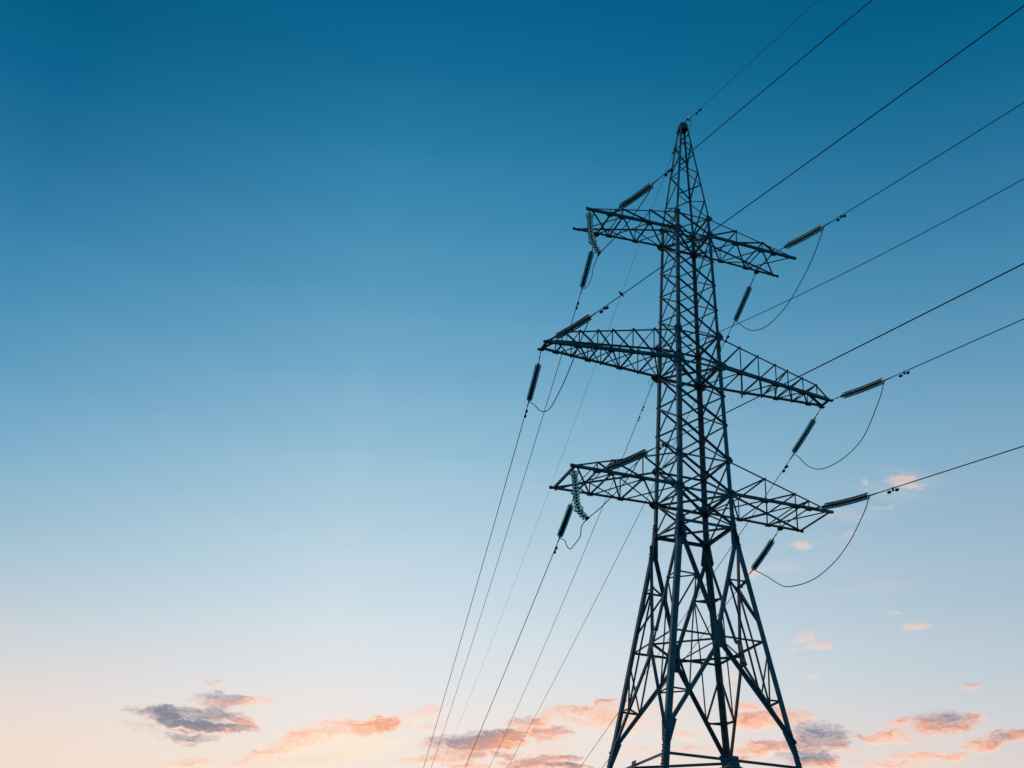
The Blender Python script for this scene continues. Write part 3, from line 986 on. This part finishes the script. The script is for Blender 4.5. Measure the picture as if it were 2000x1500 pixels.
# jumper loops under the arms
JUMPERS = {
    'TR': [(4.404, -3.509, 31.19), (4.408, -3.041, 30.793), (4.415, -2.355, 30.37), (4.426, -1.126, 29.842), (4.436, -0.076, 29.616), (4.447, 1.07, 29.63), (4.457, 2.086, 29.925), (4.465, 2.919, 30.437), (4.47, 3.474, 30.964)],
    'MR': [(6.896, -3.164, 24.733), (6.886, -2.74, 24.263), (6.865, -1.839, 23.474), (6.845, -0.993, 23.16), (6.821, 0.056, 23.054), (6.796, 1.117, 23.159), (6.78, 1.761, 23.372), (6.767, 2.322, 23.721), (6.758, 2.69, 24.067), (6.75, 3.053, 24.48)],
    'BR': [(5.033, -3.968, 19.076), (5.023, -3.401, 18.613), (5.013, -2.838, 18.222), (4.997, -1.922, 17.817), (4.975, -0.642, 17.56), (4.956, 0.461, 17.585), (4.936, 1.593, 17.792), (4.929, 2.048, 17.973), (4.92, 2.539, 18.275), (4.91, 3.116, 18.673)],
    'ML': [(-5.732, -3.21, 25.0), (-5.741, -2.746, 24.72), (-5.758, -1.858, 24.182), (-5.768, -1.33, 23.86), (-5.777, -0.868, 23.62), (-5.788, -0.314, 23.40), (-5.802, 0.405, 23.19), (-5.814, 1.031, 23.258), (-5.827, 1.696, 23.599), (-5.84, 2.409, 24.18)],
    'TL': [(-3.371, -3.896, 31.475), (-3.541, -3.372, 31.059), (-3.743, -2.755, 30.667), (-4.025, -1.891, 30.293), (-4.373, -0.824, 29.955), (-4.276, -0.35, 30.05), (-4.024, 0.75, 30.29), (-3.735, 1.6, 30.482), (-3.418, 2.9, 30.848), (-3.338, 3.55, 31.105)],
    'BL': [(-4.002, -3.898, 19.39), (-4.115, -3.617, 19.061), (-4.326, -3.088, 18.658), (-4.676, -2.211, 18.188), (-4.957, -1.508, 17.92), (-4.941, -0.9, 17.853), (-4.612, 0.1, 17.859), (-4.402, 1.4, 17.951), (-4.302, 2.0, 18.066), (-4.175, 2.7, 18.451), (-4.083, 3.2, 18.851)],
}
JUMPER_LABEL = {
    'TR': 'slack black jumper loop hanging in open sky below the top right crossarm',
    'MR': 'slack black jumper loop hanging in open sky below the middle right crossarm',
    'BR': 'slack black jumper loop hanging lowest, below the lowest right crossarm',
    'ML': 'slack black jumper loop hanging below the long middle left crossarm',
    'TL': 'black jumper wire held by the curved string under the top left crossarm',
    'BL': 'black jumper wire held by the curved string under the lowest left crossarm',
}
for key, pts in JUMPERS.items():
    path = smooth_path([END[key + 'n']] + pts + [END[key + 'f']], 8)
    m = MB()
    m.tube(path, 0.0185, 6)
    tag(m.build('jumper_wire', ALU, None, path[0]), JUMPER_LABEL[key], 'jumper wire', 'jumper loops under the crossarms')

# the two curved strings that steady the jumpers on the left
SUPPORT = {
    'T': ([(-4.873, -0.804, 32.07), (-4.813, -0.806, 31.90), (-4.771, -0.808, 31.125), (-4.673, -0.812, 30.555), (-4.42, -0.823, 30.06), (-4.373, -0.824, 29.967)], (0, 10),
          'curved string of green glass discs hanging under the top left crossarm tip'),
    'B': ([(-5.427, -1.158, 20.02), (-5.400, -1.18, 19.86), (-5.355, -1.212, 19.477), (-5.316, -1.241, 19.005), (-5.277, -1.269, 18.558), (-5.179, -1.342, 18.208), (-5.0, -1.47, 17.96), (-4.957, -1.508, 17.93)], (0, 6, 11),
          'curved string of green glass discs hanging under the lowest left crossarm tip'),
}
for key, (pts, bigs, lab) in SUPPORT.items():
    path = smooth_path(pts, 12)
    cum = [0.0]
    for p, q in zip(path, path[1:]):
        cum.append(cum[-1] + (q - p).length)
    def at(s):
        for i in range(len(path) - 1):
            if cum[i + 1] >= s:
                return path[i].lerp(path[i + 1], (s - cum[i]) / max(1e-6, cum[i + 1] - cum[i]))
        return path[-1]
    t = thing('jumper_insulator_string', pts[0], lab, 'insulator', 'curved jumper strings on the left crossarms')
    m = MB()
    m.tube([path[0] + Vector((0, 0, 0.05)), at(0.1), at(0.17)], 0.014, 6)
    m.build('link_rod', IRON, t)
    tot = cum[-1]
    n = 15
    pitch = (tot - 0.17 - 0.1) / n
    for k in range(n):
        s = 0.17 + k * pitch
        p, q = at(s), at(s + pitch)
        add_disc(t, p, (q - p).normalized(), k in bigs, True)
    m = MB()
    e = path[-1]
    m.tube([at(tot - 0.13), e], 0.018, 6)
    m.box(e, (0.03, 0, 0), (0, 0.14, 0), (0, 0, 0.035))
    m.box(e + Vector((0, 0.08, 0.06)), (0.02, 0, 0), (0, 0.03, 0), (0, 0, 0.06))
    m.build('jumper_clamp', IRON, t)

# earth wire on the peak, optical cable on the body: one length each way
for key, r, lab, cat, nm in (
        ('Gn', 0.0095, 'thin earth wire rising from the pylon peak to the top edge', 'earth wire', 'earth_wire'),
        ('Gf', 0.0075, 'thinnest pale wire descending left from the pylon peak', 'earth wire', 'earth_wire'),
        ('An', 0.0130, 'thin cable rising right from the pylon body between top and middle crossarms', 'cable', 'optical_cable'),
        ('Af', 0.0125, 'thin cable descending left from the body below the middle left crossarm, with a coil', 'cable', 'optical_cable')):
    d = WIRES[key]
    far = key[1] == 'f'
    smax = max(d['smax'] * 1.15, 75.0) if far else max(d['smax'] * 1.3, 32.0)
    ss = [d['s0'] + (smax - d['s0']) * (k / 60.0) ** 1.4 for k in range(61)]
    pts = []
    for s in ss:
        h = (math.sin(d['az']), math.cos(d['az']))
        pts.append(Vector((d['p0'][0] + h[0] * s, d['p0'][1] + h[1] * s, d['c'][0] * s * s + d['c'][1] * s + d['c'][2])))
    def wp(s):
        h = (math.sin(d['az']), math.cos(d['az']))
        return Vector((d['p0'][0] + h[0] * s, d['p0'][1] + h[1] * s, d['c'][0] * s * s + d['c'][1] * s + d['c'][2]))
    m = MB()
    pts += span_on(pts[-1], d, pts[-1].z, (pts[-1].z - pts[-2].z) / (pts[-1] - pts[-2]).xy.length, far)
    m.tube(pts, r, 6)
    w = tag(m.build(nm, ALU if key[0] == 'G' else BLACK, None, pts[0]), lab, cat)
    for s in d['damp']:
        damper(w, wp(s), wp(s + 0.2) - wp(s), 0.8 if key[0] == 'G' else 0.6)
    root = Vector(d['p0'])
    dirv = (wp(d['s0'] + 0.3) - wp(d['s0'])).normalized()
    if key[0] == 'G':
        t = thing('earth_wire_insulator', root, 'single glass disc tying the earth wire to the %s side of the pylon peak' % ('upper right' if not far else 'lower left'), 'insulator')
        base = Vector((0, -0.27 if not far else 0.27, ZT + 0.03))
        p = wp(0.42) if not far else wp(0.75)
        dv = (wp(1.2) - base).normalized()
        add_disc(t, base + dv * 0.16, dv)
        m = MB()
        m.tube([base, base + dv * 0.16], 0.014, 6)
        m.build('link_rod', IRON, t)
        m = MB()
        e = base + dv * 0.28
        m.tube([e, e.lerp(wp(0.8 if not far else 1.3), 0.5), wp(0.8 if not far else 1.3)], [0.014, 0.017, 0.010], 8)
        m.build('dead_end_clamp', ALU, t)
        if not far:
            m = MB()
            m.tube(smooth_path([e, e + Vector((0.1, 0.0, -0.12)), e + Vector((0.1, 0.08, -0.42)), Vector((0.19, -0.19, ZT - 0.5)), Vector((0.18, -0.18, ZT - 0.6))], 6), 0.006, 6)
            m.build('bonding_lead', ALU, t)
    else:
        m = MB()
        e = wp(d['s0'] + 0.9)
        anchor = root + Vector((-0.03, -0.03 if not far else 0.05, 0)) if not far else root + Vector((-0.14, 0.05, -0.12))
        m.tube([anchor, wp(d['s0']), wp(d['s0'] + 0.4), e], [0.013, 0.018, 0.018, 0.012], 8)
        m.build('anchor_grip', ALU, w)
        if far:
            m = MB()
            c = wp(0.95) + Vector((-0.10, 0, 0.02))
            loop = [c + Vector((0.10 * math.cos(k * 0.45), 0.10 * math.sin(k * 0.45) * 0.6, 0.15 * math.sin(k * 0.45))) for k in range(15)]
            m.tube(loop, 0.006, 6)
            m.tube(smooth_path([wp(1.0), wp(1.0) + Vector((0.15, -0.05, 0.02)), root + Vector((-0.03, 0.05, -0.32))], 6), 0.006, 6)
            m.build('slack_coil', BLACK, w)
        else:
            m = MB()
            for k in range(3):
                z0 = root.z - 0.06 - 0.05 * k
                c = hw(z0) + 0.05
                m.tube(smooth_path([Vector((-c, -c + 0.22, z0 - 0.03)), Vector((-c, -c, z0)), Vector((-c + 0.22, -c, z0 + 0.03))], 4), 0.009, 6)
            m.build('cable_wrap', BLACK, w)

# bird perched across the middle left conductor
d = WIRES['MLn']
s = 5.2
bp = wire_pt(d, s)
wd = (wire_pt(d, s + 0.2) - bp).normalized()
fwd = Vector((-0.94, -0.1, 0.34))
fwd = (fwd - wd * fwd.dot(wd)).normalized()
upv = wd.cross(fwd)
if upv.z < 0:
    upv = -upv
m = MB()
ctr = bp + Vector((0, 0, 0.055))
prof = [(-0.155, 0.006, -0.030), (-0.12, 0.013, -0.028), (-0.085, 0.018, -0.022), (-0.06, 0.032, -0.010), (-0.02, 0.043, 0.0), (0.025, 0.044, 0.006), (0.055, 0.034, 0.016), (0.072, 0.027, 0.026), (0.090, 0.028, 0.033), (0.106, 0.021, 0.034), (0.116, 0.008, 0.031), (0.135, 0.002, 0.028)]
m.tube([ctr + fwd * x + upv * z for x, r, z in prof], [r for x, r, z in prof], 12)
bird = tag(m.build('bird', FEATHER, None, ctr), 'small dark bird perched across the wire left of the pylon', 'bird')
for sg in (-1, 1):
    m = MB()
    sidev = wd * sg
    wing = [(-0.115, 0.012, 0.004, -0.012), (-0.07, 0.030, 0.012, 0.0), (-0.01, 0.040, 0.016, 0.012), (0.035, 0.036, 0.012, 0.016), (0.055, 0.02, 0.006, 0.016)]
    m.tube([ctr + fwd * x + upv * (z + 0.006) + sidev * (o_ + 0.002) for x, o_, r, z in wing], [r for x, o_, r, z in wing], 8)
    m.build('wing', FEATHER, bird)
    m = MB()
    m.tube([ctr - upv * 0.03 + sidev * 0.015 + fwd * 0.005, bp + sidev * 0.017 + Vector((0, 0, 0.016))], 0.004, 6)
    m.build('leg', IRON, bird)
